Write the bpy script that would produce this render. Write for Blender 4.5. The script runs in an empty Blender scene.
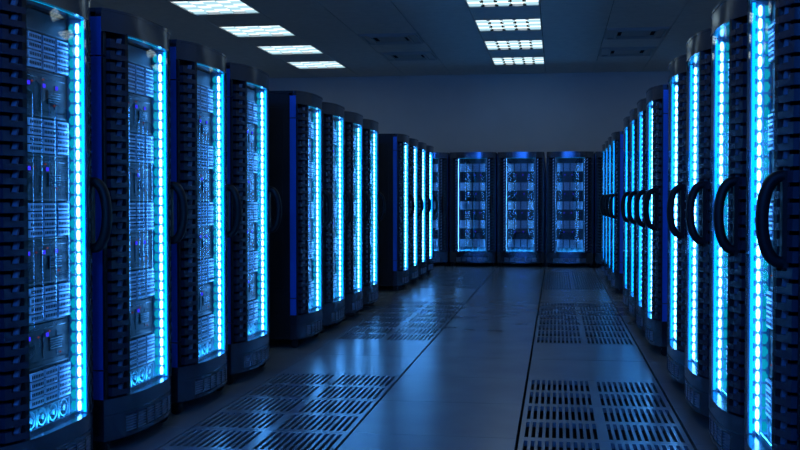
import bpy, bmesh, math, random
from mathutils import Vector, Matrix
random.seed(7)
SC = bpy.context.scene
COL = SC.collection
PI = math.pi

# ------------------------------------------------------------------ materials
def mat(name, base=(.5, .5, .5), rough=.5, metal=0.0, spec=.5, emit=None, strength=0.0, coat=0.0):
    m = bpy.data.materials.new(name)
    m.use_nodes = True
    b = m.node_tree.nodes['Principled BSDF']
    b.inputs['Base Color'].default_value = (*base, 1)
    b.inputs['Roughness'].default_value = rough
    b.inputs['Metallic'].default_value = metal
    b.inputs['Specular IOR Level'].default_value = spec
    b.inputs['Coat Weight'].default_value = coat
    if emit:
        b.inputs['Emission Color'].default_value = (*emit, 1)
        b.inputs['Emission Strength'].default_value = strength
    return m

def vary(m, c0, c1, scale=3.0, r0=None, r1=None, detail=6.0, stretch=(1, 1, 1), bump=0.0):
    """procedural wear: noise drives the colour and the gloss"""
    nt = m.node_tree
    b = nt.nodes['Principled BSDF']
    tc = nt.nodes.new('ShaderNodeTexCoord')
    mp = nt.nodes.new('ShaderNodeMapping')
    mp.inputs['Scale'].default_value = stretch
    no = nt.nodes.new('ShaderNodeTexNoise')
    no.inputs['Scale'].default_value = scale
    no.inputs['Detail'].default_value = detail
    cr = nt.nodes.new('ShaderNodeValToRGB')
    cr.color_ramp.elements[0].position = .3
    cr.color_ramp.elements[1].position = .7
    cr.color_ramp.elements[0].color = (*c0, 1)
    cr.color_ramp.elements[1].color = (*c1, 1)
    nt.links.new(tc.outputs['Object'], mp.inputs['Vector'])
    nt.links.new(mp.outputs['Vector'], no.inputs['Vector'])
    nt.links.new(no.outputs['Fac'], cr.inputs['Fac'])
    nt.links.new(cr.outputs['Color'], b.inputs['Base Color'])
    if r0 is not None:
        mr = nt.nodes.new('ShaderNodeMapRange')
        mr.inputs['From Min'].default_value = .3
        mr.inputs['From Max'].default_value = .7
        mr.inputs['To Min'].default_value = r0
        mr.inputs['To Max'].default_value = r1
        nt.links.new(no.outputs['Fac'], mr.inputs['Value'])
        nt.links.new(mr.outputs['Result'], b.inputs['Roughness'])
    if bump:
        bp = nt.nodes.new('ShaderNodeBump')
        bp.inputs['Strength'].default_value = bump
        bp.inputs['Distance'].default_value = .002
        nt.links.new(no.outputs['Fac'], bp.inputs['Height'])
        nt.links.new(bp.outputs['Normal'], b.inputs['Normal'])
    return m

def emitter(name, col, strength):
    m = bpy.data.materials.new(name)
    m.use_nodes = True
    nt = m.node_tree
    nt.nodes.clear()
    e = nt.nodes.new('ShaderNodeEmission')
    e.inputs['Color'].default_value = (*col, 1)
    e.inputs['Strength'].default_value = strength
    o = nt.nodes.new('ShaderNodeOutputMaterial')
    nt.links.new(e.outputs[0], o.inputs[0])
    return m

def glass_mat(name, tint, ior):
    m = bpy.data.materials.new(name)
    m.use_nodes = True
    nt = m.node_tree
    nt.nodes.clear()
    t = nt.nodes.new('ShaderNodeBsdfTransparent')
    t.inputs[0].default_value = (*tint, 1)
    g = nt.nodes.new('ShaderNodeBsdfGlossy')
    g.inputs['Roughness'].default_value = 0.0
    f = nt.nodes.new('ShaderNodeFresnel')
    f.inputs['IOR'].default_value = ior
    x = nt.nodes.new('ShaderNodeMixShader')
    o = nt.nodes.new('ShaderNodeOutputMaterial')
    ge = nt.nodes.new('ShaderNodeNewGeometry')                 # only the entry side mirrors: no false total reflection inside the pane
    inv = nt.nodes.new('ShaderNodeMath')
    inv.operation = 'SUBTRACT'
    inv.inputs[0].default_value = 1.0
    mu = nt.nodes.new('ShaderNodeMath')
    mu.operation = 'MULTIPLY'
    nt.links.new(ge.outputs['Backfacing'], inv.inputs[1])
    nt.links.new(f.outputs[0], mu.inputs[0])
    nt.links.new(inv.outputs[0], mu.inputs[1])
    nt.links.new(mu.outputs[0], x.inputs[0])
    nt.links.new(t.outputs[0], x.inputs[1])
    nt.links.new(g.outputs[0], x.inputs[2])
    nt.links.new(x.outputs[0], o.inputs[0])
    return m

LED_WHITE = (.10, .40, 1.0)
LED_CYAN = (.0, .30, 1.0)
M = {}
M['shell'] = vary(mat('black_steel', rough=.45, metal=.0, spec=.4), (.006, .007, .010), (.010, .012, .016), 5, .38, .55)
M['trim'] = vary(mat('dark_gunmetal', rough=.28, metal=.85), (.10, .12, .17), (.13, .155, .22), 6, .14, .22, stretch=(1, 1, .15))
M['blue'] = mat('blue_lit_metal', (.012, .17, .85), .35, .15, .6)  # blue light on the stile sides, put into the base colour
M['fin'] = mat('dark_plastic_fin', (.026, .033, .060), .26, .0, .6)
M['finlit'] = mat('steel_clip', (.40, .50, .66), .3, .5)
M['void'] = mat('matt_black', (.003, .003, .004), .8, 0, .1)
M['rail'] = mat('zinc_rail', (.03, .036, .045), .4, .3)
M['cavity'] = mat('steel_with_led_glow', (.16, .32, .52), .4, .2)  # blue LED glow on the reveals is mixed into this colour
M['chassis'] = vary(mat('server_black', rough=.4, spec=.12), (.004, .005, .008), (.007, .009, .014), 12, .3, .5)
M['module'] = mat('module_steel', (.40, .55, .72), .4, .2)
M['slot'] = mat('slot_black', (.005, .006, .010), .6, 0, .1)
M['rubber'] = mat('black_rubber', (.006, .006, .007), .6, 0, .3)
M['handle'] = mat('black_handle_plastic', (.004, .004, .006), .5, 0, .25)
M['fan'] = mat('fan_plastic', (.20, .26, .34), .35, .3)
M['led_white'] = emitter('led_white_blue', LED_WHITE, 28.0)
M['led_cyan'] = emitter('led_cyan', LED_CYAN, 4.5)
M['led_bar'] = emitter('hidden_fill_cyan', (.03, .46, 1.0), 60.0)
M['led_dim'] = emitter('led_edge_cyan', (.0, .38, .8), 1.0)
M['led_teal'] = emitter('led_teal', (.0, .42, .60), 1.0)
M['black'] = mat('black_frame_paint', (.004, .005, .007), .35, 0, .4)
M['dot_blue'] = emitter('indicator_blue', (.05, .03, 1.0), 1.2)
M['dot_red'] = emitter('indicator_red', (1.0, .12, .05), .25)
M['glass'] = glass_mat('clear_curved_glass', (.93, .97, 1.0), 2.2)
M['floor'] = vary(mat('worn_floor_laminate', rough=.26, spec=.7), (.185, .205, .235), (.21, .235, .265), 2.5, .24, .26, detail=9)
M['vent'] = vary(mat('vent_tile_metal', rough=.26, spec=.7), (.185, .205, .235), (.21, .235, .265), 2.5, .24, .26, detail=8)
M['seam'] = mat('floor_seam_black', (.004, .004, .005), .8, 0, .1)
M['ceil'] = vary(mat('ceiling_board', rough=.85, spec=.2), (.60, .60, .60), (.68, .68, .67), 8, detail=8, bump=.3)
M['ceilvent'] = mat('ceiling_vent_enamel', (.44, .45, .46), .5)
M['wall'] = vary(mat('painted_wall', rough=.8, spec=.25), (.60, .61, .61), (.66, .67, .67), 1.2, detail=5, bump=.2)
M['lamp_a'] = emitter('lamp_cell_white', (.82, .98, 1.0), 1.35)
M['lamp_b'] = emitter('lamp_cell_soft', (.46, .76, .88), .95)
M['lampframe'] = mat('lamp_frame', (.55, .57, .58), .5)

# ------------------------------------------------------------------ mesh helpers
def box(bm, x0, x1, y0, y1, z0, z1, mi=0):
    v = [bm.verts.new(c) for c in ((x0, y0, z0), (x1, y0, z0), (x1, y1, z0), (x0, y1, z0), (x0, y0, z1), (x1, y0, z1), (x1, y1, z1), (x0, y1, z1))]
    for f in ((3, 2, 1, 0), (4, 5, 6, 7), (0, 1, 5, 4), (1, 2, 6, 5), (2, 3, 7, 6), (3, 0, 4, 7)):
        fc = bm.faces.new([v[i] for i in f])
        fc.material_index = mi
    return v

def prism(bm, poly, z0, z1, mi=0):
    """poly: counter-clockwise (x, y) outline, extruded from z0 to z1"""
    n = len(poly)
    a = [bm.verts.new((x, y, z0)) for x, y in poly]
    b = [bm.verts.new((x, y, z1)) for x, y in poly]
    fs = [bm.faces.new(a[::-1]), bm.faces.new(b)]
    for i in range(n):
        j = (i + 1) % n
        fs.append(bm.faces.new((a[i], a[j], b[j], b[i])))
    for f in fs:
        f.material_index = mi

def lathe(bm, prof, n, axis='z', org=(0, 0, 0), mi=0):
    """closed profile of (r, h) revolved"""
    rings = []
    for k in range(n):
        a = 2 * PI * k / n
        r_ = []
        for r, h in prof:
            c = (r * math.cos(a), r * math.sin(a), h)
            if axis == 'x': c = (c[2], c[0], c[1])
            if axis == 'y': c = (c[0], c[2], c[1])
            r_.append(bm.verts.new((c[0] + org[0], c[1] + org[1], c[2] + org[2])))
        rings.append(r_)
    m = len(prof)
    for k in range(n):
        k2 = (k + 1) % n
        for i in range(m):
            j = (i + 1) % m
            f = bm.faces.new((rings[k][i], rings[k2][i], rings[k2][j], rings[k][j]))
            f.material_index = mi

def sweep(bm, path, w, t, mi=0, n=10):
    """rounded flat section (w across x, t in the plane) swept along a path of (y, z) points at x=0"""
    rings = []
    for i, (y, z) in enumerate(path):
        p0 = path[max(0, i - 1)]
        p1 = path[min(len(path) - 1, i + 1)]
        d = Vector((0, p1[0] - p0[0], p1[1] - p0[1])).normalized()
        nrm = Vector((0, -d.z, d.y))
        ring = []
        for k in range(n):
            a = 2 * PI * k / n
            ca, sa = math.cos(a), math.sin(a)
            cx = math.copysign(abs(ca) ** .6, ca) * w / 2
            cn = math.copysign(abs(sa) ** .6, sa) * t / 2
            ring.append(bm.verts.new(Vector((cx, y, z)) + nrm * cn))
        rings.append(ring)
    for a, b in zip(rings, rings[1:]):
        for k in range(n):
            f = bm.faces.new((a[k], a[(k + 1) % n], b[(k + 1) % n], b[k]))
            f.material_index = mi
    bm.faces.new(rings[0][::-1]).material_index = mi
    bm.faces.new(rings[-1]).material_index = mi

def finish(bm, name, mats, smooth=False, angle=35):
    bmesh.ops.recalc_face_normals(bm, faces=bm.faces[:])
    me = bpy.data.meshes.new(name)
    bm.to_mesh(me)
    bm.free()
    for m in (mats if isinstance(mats, (list, tuple)) else [mats]):
        me.materials.append(m)
    if smooth:
        me.shade_smooth()
        me.set_sharp_from_angle(angle=math.radians(angle))
    return me

def link(name, me, parent=None, loc=(0, 0, 0), rot=(0, 0, 0)):
    o = bpy.data.objects.new(name, me)
    COL.objects.link(o)
    if parent: o.parent = parent
    o.location = loc
    o.rotation_euler = rot
    return o

def tag(o, label=None, cat=None, group=None, kind=None):
    if label: o['label'] = label
    if cat: o['category'] = cat
    if group: o['group'] = group
    if kind: o['kind'] = kind
    return o

def copy_tree(o, parent=None):
    c = o.copy()
    COL.objects.link(c)
    c.parent = parent
    for ch in list(o.children):
        copy_tree(ch, c)
    return c

# ------------------------------------------------------------------ the server rack
HW, BOW, DEPTH, TOP, BOT = .44, .088, 1.0, 2.2, .08
GX, FX, SX = .285, .398, .44            # edges of glass, fin column and stile
GZ0, GZ1 = .285, 2.088                  # glass from / to

def front(x):
    return -BOW * (1 - abs(x / HW) ** 3)

def bow_poly(x0, x1, off, back, n=28):
    """outline whose front follows the bowed front pushed out by off; back is a number or ('off', d)"""
    xs = [x0 + (x1 - x0) * i / n for i in range(n + 1)]
    p = [(x, front(x) - off) for x in xs]
    if isinstance(back, tuple):
        p += [(x, front(x) + back[1]) for x in xs[::-1]]
    else:
        p += [(x1, back), (x0, back)]
    return p

def caster_meshes():
    bm = bmesh.new()
    lathe(bm, [(.001, .066), (.03, .066), (.03, .079), (.001, .079)], 16)
    for s in (-1, 1):
        box(bm, s * .021 - .002, s * .021 + .002, -.014, .026, .026, .07)
    fork = finish(bm, 'caster', M['rubber'], True)
    bm = bmesh.new()
    lathe(bm, [(.006, -.016), (.030, -.016), (.035, -.010), (.035, .010), (.030, .016), (.006, .016)], 20, 'x', (0, .010, .0355))
    return fork, finish(bm, 'wheel', M['rubber'], True)

CASTER, WHEEL = caster_meshes()

def module_mesh(w=.112, h=.155):
    bm = bmesh.new()
    box(bm, -w / 2, w / 2, 0, .03, 0, h, 1)
    n = 4
    for i in range(n):
        z0 = .004 + i * (h - .004) / n
        z1 = z0 + (h - .004) / n - .006
        box(bm, -w / 2 + .003, w / 2 - .003, -.012, .001, z0, z1, 0)
        for k in range(7):
            xc = -w / 2 + .012 + k * (w - .024) / 6
            box(bm, xc - .0042, xc + .0042, -.0127, -.011, z0 + (z1 - z0) * .30, z1 - (z1 - z0) * .28, 1)
    return finish(bm, 'drive_module', [M['module'], M['slot']])

MODULE = module_mesh()
TIERS = [.372, .735, 1.098, 1.461, 1.824]
MODX = [-.1875, -.0625, .0625, .1875]

def server_bm(top, variant):
    """one chassis: the open bay the drive modules sit in, with a dark control panel above it"""
    bm = bmesh.new()
    h = top
    box(bm, -.25, .25, .032, .62, 0, h, 0)                     # body
    box(bm, -.25, .25, .010, .033, -.004, .004, 2)             # lit lip under the bay
    for x in (-.25, -.125, 0, .125, .25):
        box(bm, x - .0035, x + .0035, .012, .033, .004, .160, 0)
    box(bm, -.25, .25, .004, .033, .163, h - .004, 0)          # control panel
    box(bm, -.245, .245, .000, .005, .166, .1715, 2)
    if h > .3:
        for k in range(4):                                     # air slots, screws
            x = -.1875 + .125 * k
            box(bm, x - .045, x + .045, .001, .005, .19, .194, 1)
            box(bm, x - .045, x + .045, .001, .005, h - .026, h - .022, 3)
            box(bm, x - .050, x - .047, .001, .005, .205, h - .045, 3)
        box(bm, -.20, -.06, .0, .005, .235, .265, 1)
        box(bm, .07, .19, .0, .005, .225, .285, 1)
        for k in range(5):
            z = .232 + k * .011
            box(bm, .075, .185, -.001, .002, z, z + .004, 3)
    return bm

def light_mesh(h, m):
    bm = bmesh.new()
    box(bm, -h, h, -.0015, .003, -h, h)
    return finish(bm, 'status_light', m)

SERVER_MATS = [M['chassis'], M['slot'], M['rail'], M['fin']]
SERVER = [finish(server_bm(.358 if i < 4 else .258, i), 'server_unit', SERVER_MATS) for i in range(5)]
BLUE, RED = light_mesh(.0085, M['dot_blue']), light_mesh(.003, M['dot_red'])

def joined_server(i):
    bm = server_bm(.358 if i < 4 else .258, i)
    me = MODULE
    for x in MODX:
        t = me.copy()
        t.transform(Matrix.Translation((x, 0, .004)))
        b2 = bmesh.new()
        b2.from_mesh(t)
        vm = {v.index: bm.verts.new(v.co) for v in b2.verts}
        for f in b2.faces:
            nf = bm.faces.new([vm[v.index] for v in f.verts])
            nf.material_index = 4 if f.material_index == 0 else 1
        b2.free()
        bpy.data.meshes.remove(t)
    return finish(bm, 'server_unit', SERVER_MATS + [M['module']])

SERVER_JOINED = [joined_server(i) for i in range(5)]

def fan_mesh():
    bm = bmesh.new()
    lathe(bm, [(.034, 0), (.039, 0), (.039, .02), (.034, .02)], 24, 'y')
    lathe(bm, [(.001, -.002), (.012, -.002), (.012, .018), (.001, .018)], 14, 'y')
    for k in range(7):
        a = 2 * PI * k / 7
        v = []
        for r, w, s in ((.010, .006, 0), (.034, .012, .45)):
            for d, yy in ((-1, .004), (1, .015)):
                aa = a + s + d * w / r * .8
                v.append(bm.verts.new((r * math.cos(aa), yy, r * math.sin(aa))))
        f = bm.faces.new((v[0], v[1], v[3], v[2]))
        e = bmesh.ops.extrude_face_region(bm, geom=[f])
        bmesh.ops.translate(bm, vec=(0, .0015, 0), verts=[q for q in e['geom'] if isinstance(q, bmesh.types.BMVert)])
    return finish(bm, 'fan', M['fan'], True)

FAN = fan_mesh()

def build_rack(detailed):
    root = bpy.data.objects.new('server_rack', None)
    COL.objects.link(root)
    # cabinet shell
    bm = bmesh.new()
    for s in (-1, 1):
        bm = bmesh.new()
        x0, x1 = (s * .44, s * .42) if s < 0 else (.42, .44)
        box(bm, x0, x1, .062, DEPTH, BOT, TOP - .02)
        for z0, z1 in ((.30, .46), (.50, 2.06)):               # raised panel fields
            xa, xb = (x0 - .004, x0 + .002) if s < 0 else (x1 - .002, x1 + .004)
            box(bm, xa, xb, .12, DEPTH - .06, z0, z1)
        bmesh.ops.bevel(bm, geom=bm.edges[:], offset=.003, segments=1, affect='EDGES')
        link('side_panel', finish(bm, 'side_panel', M['shell']), root)
    bm = bmesh.new()
    box(bm, -.42, .42, DEPTH - .02, DEPTH, BOT, TOP - .02)
    for k in range(24):
        z = .3 + k * .07
        box(bm, -.34, .34, DEPTH - .001, DEPTH + .006, z, z + .03)
    link('back_panel', finish(bm, 'back_panel', M['shell']), root)
    bm = bmesh.new()
    box(bm, -.42, .42, .05, DEPTH - .02, BOT, BOT + .03)
    link('base_plate', finish(bm, 'base_plate', M['shell']), root)
    bm = bmesh.new()
    prism(bm, [(-.44, .03), (.44, .03), (.44, DEPTH), (-.44, DEPTH)], TOP - .02, TOP, 0)
    for k in range(3):
        box(bm, -.25, .25, .3 + .2 * k, .36 + .2 * k, TOP, TOP + .004)
    link('roof_panel', finish(bm, 'roof_panel', M['shell']), root)
    # bowed header and plinth
    bm = bmesh.new()
    prism(bm, bow_poly(-SX, SX, 0, .03), GZ1, TOP - .012)
    prism(bm, bow_poly(-SX, SX, .003, .028), TOP - .012, TOP)
    prism(bm, bow_poly(-GX, GX, .004, ('off', .01)), GZ1 - .004, GZ1 + .006)
    link('header', finish(bm, 'header', M['trim'], True), root)
    bm = bmesh.new()
    prism(bm, bow_poly(-SX, SX, 0, .06), .212, GZ0)
    prism(bm, bow_poly(-SX + .004, SX - .004, -.006, .058), .204, .212)
    prism(bm, bow_poly(-SX, SX, 0, .06), .186, .204)
    prism(bm, bow_poly(-SX, SX, 0, .06), BOT, .100)
    for s in (-1, 1):
        prism(bm, bow_poly(.315 if s > 0 else -SX, SX if s > 0 else -.315, 0, .06), .100, .186)
    plinth = link('plinth', finish(bm, 'plinth', M['trim'], True), root)
    bm = bmesh.new()                                           # louvred air grille in the plinth
    prism(bm, bow_poly(-.315, .315, -.024, .03), .100, .186, 1)
    for k in range(6):
        z = .104 + k * .0138
        for c in range(6):
            xa = -.31 + c * .1045
            prism(bm, bow_poly(xa, xa + .0925, -.003, ('off', .026), 4), z, z + .0055, 2)
    for c in range(7):
        xa = -.315 + c * .1045 - (0 if c else -.0)
        prism(bm, bow_poly(max(-.315, xa - .008), min(.315, xa + .006), -.001, ('off', .026), 2), .100, .186, 0)
    link('air_grille', finish(bm, 'air_grille', [M['trim'], M['void'], M['finlit']], True), plinth)
    # corner stiles in three lengths with seams between
    for s in (-1, 1):
        bm = bmesh.new()
        a, b = (-SX, -FX) if s < 0 else (FX, SX)
        for z0, z1 in ((GZ0, .428), (.433, 1.965), (1.970, GZ1)):
            box(bm, a, b, -.006, .060, z0 + .001, z1 - .001)
        bmesh.ops.bevel(bm, geom=bm.edges[:], offset=.004, segments=2, affect='EDGES')
        st = link('corner_stile', finish(bm, 'corner_stile', M['black'], True), root)
        bm = bmesh.new()  # thin side facing that carries the blue light as colour
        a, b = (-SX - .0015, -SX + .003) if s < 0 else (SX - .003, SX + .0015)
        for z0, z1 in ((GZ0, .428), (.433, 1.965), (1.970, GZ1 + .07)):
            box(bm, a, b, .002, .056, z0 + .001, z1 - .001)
        link('blue_lit_side', finish(bm, 'blue_lit_side', M['blue']), st)['label'] = 'outer stile side with blue light in its colour'
    # finger columns either side of the glass
    for s in (-1, 1):
        bm = bmesh.new()
        a, b = (-FX, -GX) if s < 0 else (GX, FX)
        prism(bm, bow_poly(a, b, -.055, .062, 4), GZ0, GZ1, 1)
        n = 31
        for k in range(n):
            z = GZ0 + .012 + k * (GZ1 - GZ0 - .03) / n
            prism(bm, bow_poly(a, b, .004, ('off', .056), 8), z, z + .026, 0)
            o0, o1 = (a, a + .030) if s < 0 else (b - .030, b)
            prism(bm, bow_poly(o0, o1, .003, ('off', .05), 3), z + .026, z + .042, 0)
            xm = (a + b) / 2 - s * .026
            y0 = front(xm) + .012
            v = [(xm - .014, y0, z + .026), (xm + .004, y0, z + .026), (xm + .018, y0, z + .054), (xm + .002, y0, z + .054)]
            vs = [bm.verts.new(c) for c in v] + [bm.verts.new((c[0], c[1] + .02, c[2])) for c in v]
            for f in ((0, 1, 2, 3), (7, 6, 5, 4), (0, 4, 5, 1), (1, 5, 6, 2), (2, 6, 7, 3), (3, 7, 4, 0)):
                bm.faces.new([vs[i] for i in f]).material_index = 2
        link('cable_manager', finish(bm, 'cable_manager', [M['fin'], M['void'], M['finlit']]), root)
    # lit reveals beside the glass, with their two light strips and the punched rails
    for s in (-1, 1):
        bm = bmesh.new()
        x = s * GX
        xa, xb = min(x, x - s * .008), max(x, x - s * .008)
        box(bm, xa, xb, front(GX) + .008, .07, GZ0, GZ1)
        box(bm, min(xa, x - s * .015), max(xb, x - s * .015), front(GX) + .006, front(GX) + .011, GZ0, GZ1)
        wall = link('inner_reveal', finish(bm, 'inner_reveal', M['cavity']), root)
        xi = x - s * .008
        def on(y0, y1, z0, z1, t, bm):
            box(bm, min(xi, xi - s * t), max(xi, xi - s * t), y0, y1, z0, z1)
        n = 34
        L = GZ1 - GZ0 - .02
        bm = bmesh.new()
        for k in range(n):
            z0 = GZ0 + .01 + k * L / n
            z1 = z0 + L / n * .86
            pts = []
            for q in range(10):                                # a lozenge-shaped diode cover
                a = 2 * PI * q / 10
                pts.append((-.017 + .0075 * math.cos(a), (z0 + z1) / 2 + (z1 - z0) / 2 * math.copysign(abs(math.sin(a)) ** .6, math.sin(a))))
            va = [bm.verts.new((xi, y, z)) for y, z in pts]
            vb = [bm.verts.new((xi - s * .006, y, z)) for y, z in pts]
            bm.faces.new(va)
            bm.faces.new(vb)
            for q in range(10):
                bm.faces.new((va[q], va[(q + 1) % 10], vb[(q + 1) % 10], vb[q]))
        w = link('led_strip', finish(bm, 'led_strip', M['led_white']), root)
        w['label'] = 'white blue string of diodes'
        bm = bmesh.new()
        on(-.048, -.036, GZ0 + .005, GZ1 - .005, .003, bm)
        for k in range(n):
            z0 = GZ0 + .015 + k * L / n
            on(-.0362, -.028, z0, z0 + L / n * .55, .004, bm)
        c = link('led_strip', finish(bm, 'led_strip', M['led_cyan']), root)
        c['label'] = 'cyan toothed light strip'
        bm = bmesh.new()
        for k in range(n):
            z0 = GZ0 + .012 + k * L / n
            on(.002, .018, z0, z0 + L / n * .80, .003, bm)
            on(.018, .024, z0 + L / n * .2, z0 + L / n * .6, .003, bm)
        c = link('led_strip', finish(bm, 'led_strip', M['led_teal']), root)
        c['label'] = 'dim teal light strip nearest the servers'
        bm = bmesh.new()
        fa, fb = (-GX - .020, -GX + .004) if s < 0 else (GX - .004, GX + .020)
        prism(bm, bow_poly(fa, fb, .003, ('off', .007), 6), GZ0, GZ1)
        fa, fb = (-GX - .012, -GX - .0005) if s < 0 else (GX + .0005, GX + .012)
        box(bm, fa, fb, front(GX) + .004, .09, GZ0, GZ1)
        link('door_frame', finish(bm, 'door_frame', M['black'], True), root)
        bm = bmesh.new()
        r0, r1 = (x + .008, x + .034) if s < 0 else (x - .034, x - .008)
        nh = 40
        zz = [GZ0]
        for k in range(nh):
            c0 = GZ0 + (k + .3) * (GZ1 - GZ0) / nh
            zz += [c0, c0 + .018]
        zz.append(GZ1)
        for i in range(0, len(zz), 2):
            box(bm, r0, r1, .036, .040, zz[i], zz[i + 1])
        box(bm, r0, r0 + .008, .0361, .0399, GZ0, GZ1)
        box(bm, r1 - .008, r1, .0361, .0399, GZ0, GZ1)
        link('mounting_rail', finish(bm, 'mounting_rail', M['rail']), root)
    # light bars: an added hidden one behind the sill, a thin one under the header
    bm = bmesh.new()                                           # added bar, unseen behind its housing, brightens the fans and lowest modules
    box(bm, -.262, .262, -.024, -.010, GZ0 + .0005, GZ0 + .014, 1)
    box(bm, -.25, .25, -.0102, -.007, GZ0 + .002, GZ0 + .012, 0)
    link('led_bar', finish(bm, 'led_bar', [M['led_bar'], M['trim']]), root)
    bm = bmesh.new()
    prism(bm, bow_poly(-GX + .02, GX - .02, -.010, ('off', .013), 16), GZ1 - .009, GZ1 - .006)
    link('led_bar', finish(bm, 'led_bar', M['led_dim']), root)
    # curved glass door with its black loop handle
    bm = bmesh.new()
    prism(bm, bow_poly(-GX, GX, .001, ('off', .004), 40), GZ0 + .001, GZ1 - .005)
    door = link('glass_door', finish(bm, 'glass_door', M['glass'], True), root)
    bm = bmesh.new()
    path = []
    for i in range(25):
        t = i / 24
        a = PI * t
        path.append((-.072 * abs(math.sin(a)) ** .8, -.155 * math.cos(a)))
    sweep(bm, path, .046, .044)
    box(bm, -.020, .020, -.006, .016, -.175, .175)
    h = link('handle', finish(bm, 'handle', M['handle'], True, 50), door, (.350, front(.350) - .006, 1.195))
    # servers
    for i, z in enumerate(TIERS):
        sv = link('server_unit', SERVER[i] if detailed else SERVER_JOINED[i], root, (0, .022, z))
        if detailed:
            for x in MODX:
                link('drive_module', MODULE, sv, (x, 0, .004))
            if i < 4:
                for x in ((-.115, .02, .135) if i % 2 else (-.11, .05)):
                    link('status_light', BLUE, sv, (x + .006 * i, 0, .302))['label'] = 'square blue indicator'
                for x, z in ((-.2, .215), (-.03, .30), (.07, .315), (.17, .21)):
                    link('status_light', RED, sv, (x - .013 * i, 0, z + .004 * i))['label'] = 'tiny red indicator'
    # fan tray at the bottom
    bm = bmesh.new()
    box(bm, -.25, .25, .030, .30, GZ0, .366, 1)
    for x in (-.25, -.15, -.05, .05, .15, .25):
        box(bm, x - .004, x + .004, .004, .031, GZ0, .366, 0)
    box(bm, -.25, .25, .004, .031, .362, .366, 0)
    tray = link('fan_tray', finish(bm, 'fan_tray', [M['fan'], M['slot']]), root, (0, .018, 0))
    for x in (-.2, -.1, 0, .1, .2):
        link('fan', FAN, tray, (x, .006, .3235))
    for x in (-.39, .39):
        for y in (.02, DEPTH - .1):
            cs = link('caster', CASTER, root, (x, y, 0))
            link('wheel', WHEEL, cs)
    return root

RACK_FULL = build_rack(True)
RACK_PLAIN = build_rack(False)
used = set()

def place_rack(x, y, rz, full, label, group):
    src = RACK_FULL if full else RACK_PLAIN
    r = src if src not in used else copy_tree(src)
    if src not in used: used.add(src)
    r.location = (x, y, 0)
    r.rotation_euler = (0, 0, rz)
    return tag(r, label, 'server rack', group)

XL, XR, PITCH = -2.185, .852, 1.01
ORD4 = ['nearest', 'second', 'third', 'farthest']
Y_BLOCK = [3.79, 8.63, 14.31]
BLOCK = ['nearest', 'middle', 'farthest']
placements = []
for side, X, rz in (('left', XL, PI / 2), ('right', XR, -PI / 2)):
    for b in range(3):
        for k in range(4):
            lab = ['nearest', 'second', 'third', 'farthest'][k]
            placements.append((X, Y_BLOCK[b] + PITCH * k + HW, rz, b < 2,
                               f'glowing server rack with curved glass door, {lab} of four in the {BLOCK[b]} {side} block',
                               f'server racks of the {BLOCK[b]} block on the {side}'))
xb = [-2.508, -1.586, -.665, .2635, 1.18]
nm = ['leftmost, partly hidden', 'second from the left', 'middle one of five', 'second from the right', 'rightmost, partly hidden']
for x, n in zip(xb, nm):
    placements.append((x, 20.03, 0, True, f'server rack facing us along the back wall, {n}', 'server racks along the back wall'))
# full-detail copies first so both prototypes take a real place
for a in placements:
    place_rack(*a)

# ------------------------------------------------------------------ room shell
CEIL, YW, X0, X1, Y0 = 3.838, 21.3, -6.2, 4.6, -3.0
def struct(name, me, **k):
    return tag(link(name, me, **k), kind='structure')

# raised floor: laminate tiles with open joints over a black plenum
LX = [-.197 + .9035 * k for k in range(-8, 7)]
LY = [5.53 + .939 * k for k in range(-10, 18)]
VENT_COLS = [(-.197, .7065), (-1.995 - .009, -1.1005)]
def is_vent(i, j):
    x = (LX[i] + LX[i + 1]) / 2
    if not (abs(x - .2548) < .1 or abs(x + 1.552) < .1): return False
    y = (LY[j] + LY[j + 1]) / 2
    return 4.5 < y < 7.5 or 9.2 < y < 13.1 or 14.8 < y < 18.7
bold = {round(v, 3) for v in (-.197, -.197 + .9035, -.197 - .9035)}
bm = bmesh.new()
for i in range(len(LX) - 1):
    for j in range(len(LY) - 1):
        if is_vent(i, j): continue
        g0 = .008 if round(LX[i], 3) in bold else .0022
        g1 = .008 if round(LX[i + 1], 3) in bold else .0022
        box(bm, LX[i] + g0, LX[i + 1] - g1, LY[j] + .0022, LY[j + 1] - .0022, -.03, 0)
struct('floor', finish(bm, 'floor', M['floor']))
bm = bmesh.new()
box(bm, LX[0], LX[-1], LY[0], LY[-1], -.30, -.26)
struct('floor_plenum', finish(bm, 'floor_plenum', M['seam']))

def vent_tile_mesh():
    """a pressed tile pierced by two columns and two rows of eleven slots"""
    W, L = .9035, .939
    g = .008
    xs = [-W / 2 + g]
    for c in (-1, 1):
        cx = c * .2235
        for k in range(11):
            xc = cx + (k - 5) * .0368
            xs += [xc - .0100, xc + .0100]
    xs.append(W / 2 - g)
    ys = [-L / 2 + .0022]
    for yc in (-L / 4, L / 4):
        ys += [yc - .195, yc + .195]
    ys.append(L / 2 - .0022)
    bm = bmesh.new()
    V = {}
    def vert(i, j):
        if (i, j) not in V: V[(i, j)] = bm.verts.new((xs[i], ys[j], 0))
        return V[(i, j)]
    for i in range(len(xs) - 1):
        for j in range(len(ys) - 1):
            if i % 2 == 1 and j % 2 == 1: continue
            bm.faces.new((vert(i, j), vert(i + 1, j), vert(i + 1, j + 1), vert(i, j + 1)))
    e = bmesh.ops.extrude_face_region(bm, geom=bm.faces[:])
    bmesh.ops.translate(bm, vec=(0, 0, -.03), verts=[v for v in e['geom'] if isinstance(v, bmesh.types.BMVert)])
    return finish(bm, 'floor_vent', M['vent'])

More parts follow.
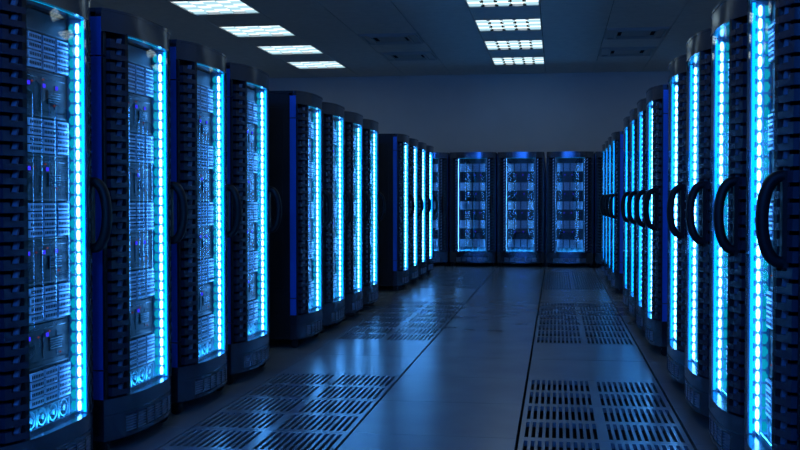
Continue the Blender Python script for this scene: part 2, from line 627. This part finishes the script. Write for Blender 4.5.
VENT = vent_tile_mesh()
GR = {0: 'nearest', 1: 'middle', 2: 'farthest'}
for i in range(len(LX) - 1):
    cells = [j for j in range(len(LY) - 1) if is_vent(i, j)]
    side = 'right' if LX[i] > -.5 else 'left'
    runs, cur = [], []
    for j in cells:
        if cur and j != cur[-1] + 1:
            runs.append(cur); cur = []
        cur.append(j)
    if cur: runs.append(cur)
    for r, run in enumerate(runs):
        o3 = ['nearest of three', 'second of three', 'third of three'] if len(run) == 3 else ['nearest of four', 'second of four', 'third of four', 'farthest of four']
        for k, j in enumerate(run):
            o = link('floor_vent', VENT, None, ((LX[i] + LX[i + 1]) / 2, (LY[j] + LY[j + 1]) / 2, 0))
            tag(o, f'slotted floor vent tile, {o3[k]} in the {GR[r]} patch on the {side}', 'floor vent', 'slotted vent tiles in the floor')

# ceiling: boards in the same module, lamps and air vents dropped into their own cells
CX = [-1.163 + .9475 * k for k in range(-6, 8)]
CY = [12.9 + .9865 * k for k in range(-17, 10)]
def cell_kind(i, j):
    """lamp / vent / board"""
    d = j - 17
    col = i - 6
    if col in (-4, 0, 4) and d % 2 == 0 and -10 <= d <= 6: return 'lamp'
    if col in (-2, 2) and d in (3, 5): return 'vent'
    return 'board'
bm = bmesh.new()
lamps, vents = [], []
for i in range(len(CX) - 1):
    for j in range(len(CY) - 1):
        k = cell_kind(i, j)
        if k == 'lamp': lamps.append((i, j)); continue
        if k == 'vent': vents.append((i, j)); continue
        y1 = min(CY[j + 1], YW + .2)
        box(bm, CX[i] + .005, CX[i + 1] - .005, CY[j] + .0012, y1 - .0012, CEIL, CEIL + .02)
struct('ceiling', finish(bm, 'ceiling', M['ceil']))
bm = bmesh.new()
box(bm, CX[0] - .3, CX[-1] + .3, CY[0] - .3, CY[-1] + .3, CEIL + .25, CEIL + .35)
struct('ceiling_slab', finish(bm, 'ceiling_slab', M['seam']))

def walls():
    for name, b in (('wall_back', (X0, X1, YW, YW + .15)), ('wall_left', (X0 - .15, X0, Y0, YW + .15)), ('wall_right', (X1, X1 + .15, Y0, YW + .15)), ('wall_rear', (X0, X1, Y0 - .15, Y0))):
        bm = bmesh.new()
        box(bm, *b, -.05, CEIL + .25)
        struct(name, finish(bm, name, M['wall']))
    bm = bmesh.new()
    box(bm, X0, X1, YW - .02, YW, CEIL - .05, CEIL)
    struct('trim_1', finish(bm, 'trim_1', M['wall']))
walls()

# lamp: steel frame round staggered bright cells with dark studs at the corners
def lamp_meshes():
    W, L = .9475, .9865
    bm = bmesh.new()
    f = .014
    for a in ((-W / 2 + .004, W / 2 - .004, -L / 2 + .003, -L / 2 + f), (-W / 2 + .004, W / 2 - .004, L / 2 - f, L / 2 - .003),
              (-W / 2 + .004, -W / 2 + f, -L / 2 + f, L / 2 - f), (W / 2 - f, W / 2 - .004, -L / 2 + f, L / 2 - f)):
        box(bm, *a, -.004, .05)
    box(bm, -W / 2 + .004, W / 2 - .004, -L / 2 + .003, L / 2 - .003, .05, .06)
    fr = finish(bm, 'frame', M['lampframe'])
    bm = bmesh.new()
    nx, ny = 5, 3
    w, l = (W - 2 * f) / nx, (L - 2 * f) / ny
    st = bmesh.new()
    for i in range(nx):
        for j in range(ny):
            x0 = -W / 2 + f + i * w
            odd = i % 2
            z = .020 if odd else .004
            y0 = -L / 2 + f + j * l - (l * .42 if odd else 0)
            for part in ((0,) if not odd or j < ny - 1 else (0, 1)):
                ys = y0 + part * l
                seg = 6                                        # each cell is a shallow curved tray with a bright end
                for s in range(seg):
                    ya = max(ys + .010 + (l - .020) * s / seg, -L / 2 + f)
                    yb = min(ys + .010 + (l - .020) * (s + 1) / seg, L / 2 - f)
                    if yb - ya < .004: continue
                    bright = s < 3
                    zz = z + .010 * math.sin(PI * (s + .5) / seg)
                    box(bm, x0 + .004, x0 + w - .004, ya, yb, zz, zz + .012, 0 if bright else 1)
    for i in range(1, nx):
        for j in range(ny + 1):
            xc = -W / 2 + f + i * w
            for off in ((0,) if j in (0, ny) else (0, )):
                yc = -L / 2 + f + j * l + off
                yc = min(max(yc, -L / 2 + f + .03), L / 2 - f - .03)
                box(st, xc - .022, xc + .022, yc - .032, yc + .032, -.002, .019)
    return fr, finish(bm, 'diffuser', [M['lamp_a'], M['lamp_b']]), finish(st, 'louver_stud', M['seam'])

LF, LD, LS = lamp_meshes()
ORDL = {0: 'nearest', 2: 'second', 4: 'third', 6: 'farthest'}
n_out = 0
for i, j in lamps:
    d = j - 17
    side = {-4: 'left', 0: 'central', 4: 'right'}[i - 6]
    r = bpy.data.objects.new('ceiling_light', None)
    COL.objects.link(r)
    r.location = ((CX[i] + CX[i + 1]) / 2, (CY[j] + CY[j + 1]) / 2, CEIL)
    link('frame', LF, r)
    link('diffuser', LD, r)
    if side == 'central': link('louver_stud', LS, r)
    if d >= 0 and side != 'right':
        what = 'plain glowing square ceiling light panel' if side != 'central' else 'ceiling light with chequered white cells'
        tag(r, f'{what}, {ORDL[d]} of four seen in the {side} row', 'ceiling light', f'ceiling lights of the {side} row')
    else:
        what = 'plain glowing square ceiling light panel' if side != 'central' else 'ceiling light with chequered white cells'
        tag(r, f'{what} of the {side} row, ' + ('above the right racks' if side == 'right' else 'above the picture'), 'ceiling light', f'ceiling lights of the {side} row beyond the picture')

def ceil_vent_meshes():
    W, L = .9475, .9865
    bm = bmesh.new()
    box(bm, -W / 2 + .005, W / 2 - .005, -L / 2 + .0015, L / 2 - .0015, -.002, .03)
    for i0, h in ((.03, -.026), (.16, -.032)):
        a, b = W / 2 - i0, L / 2 - i0
        t = .028
        for q in ((-a, a, -b, -b + t), (-a, a, b - t, b), (-a, -a + t, -b + t, b - t), (a - t, a, -b + t, b - t)):
            box(bm, *q, h, .014)
    fr = finish(bm, 'frame', M['ceilvent'])
    bm = bmesh.new()
    for k in range(6):
        y = -.24 + k * .096
        box(bm, -.20, .20, y - .027, y + .027, -.007, -.0015)
    lv = finish(bm, 'louver', M['ceilvent'])
    bm = bmesh.new()
    box(bm, -.03, .03, -.22, .22, -.006, -.0015)
    return fr, lv, finish(bm, 'air_slot', M['seam'])

VF, VL, VS = ceil_vent_meshes()
for i, j in vents:
    r = bpy.data.objects.new('ceiling_vent', None)
    COL.objects.link(r)
    r.location = ((CX[i] + CX[i + 1]) / 2, (CY[j] + CY[j + 1]) / 2, CEIL)
    link('frame', VF, r)
    link('louver', VL, r)
    for s_ in (-.25, .25): link('air_slot', VS, r, (s_, 0, 0))
    side = 'left' if i - 6 == -2 else 'right'
    which = 'nearer one' if j - 17 == 3 else 'farther one by the back wall'
    tag(r, f'square grey air vent in the ceiling, {side} pair, {which}', 'ceiling vent', 'air vents in the ceiling')

# ------------------------------------------------------------------ light, camera, view
w = bpy.data.worlds.new('world')
SC.world = w
w.use_nodes = True
w.node_tree.nodes['Background'].inputs[0].default_value = (0, 0, 0, 1)
w.node_tree.nodes['Background'].inputs[1].default_value = 0

bl = bpy.data.lights.new('blue_fill_light', 'AREA')  # added fill behind the camera, tints stiles, floor and ceiling blue
bl.shape = 'RECTANGLE'
bl.size, bl.size_y = 2.6, .6
bl.color = (.02, .20, 1.0)
bl.energy = 180
bo = bpy.data.objects.new('blue_fill_light', bl)
COL.objects.link(bo)
bo.location = (-.7, -2.85, 3.42)
bo.rotation_euler = (PI / 2 - .10, 0, 0)

cam = bpy.data.cameras.new('camera')
cam.lens = 1040.5 / 800 * 36
cam.sensor_width = 36
cam.clip_start = .05
co = bpy.data.objects.new('camera', cam)
COL.objects.link(co)
co.location = (0, 0, 1.2596)
co.rotation_euler = (PI / 2 - .02285, 0, .1487)
SC.camera = co
vs = SC.view_settings
vs.view_transform = 'Standard'
vs.look = 'None'
vs.gamma = 1
vs.use_curve_mapping = False
vs.exposure = 0.12
cy = SC.cycles
cy.transparent_max_bounces = 24
cy.max_bounces = 8
cy.use_denoising = True
cy.caustics_reflective = False
cy.sample_clamp_indirect = 4
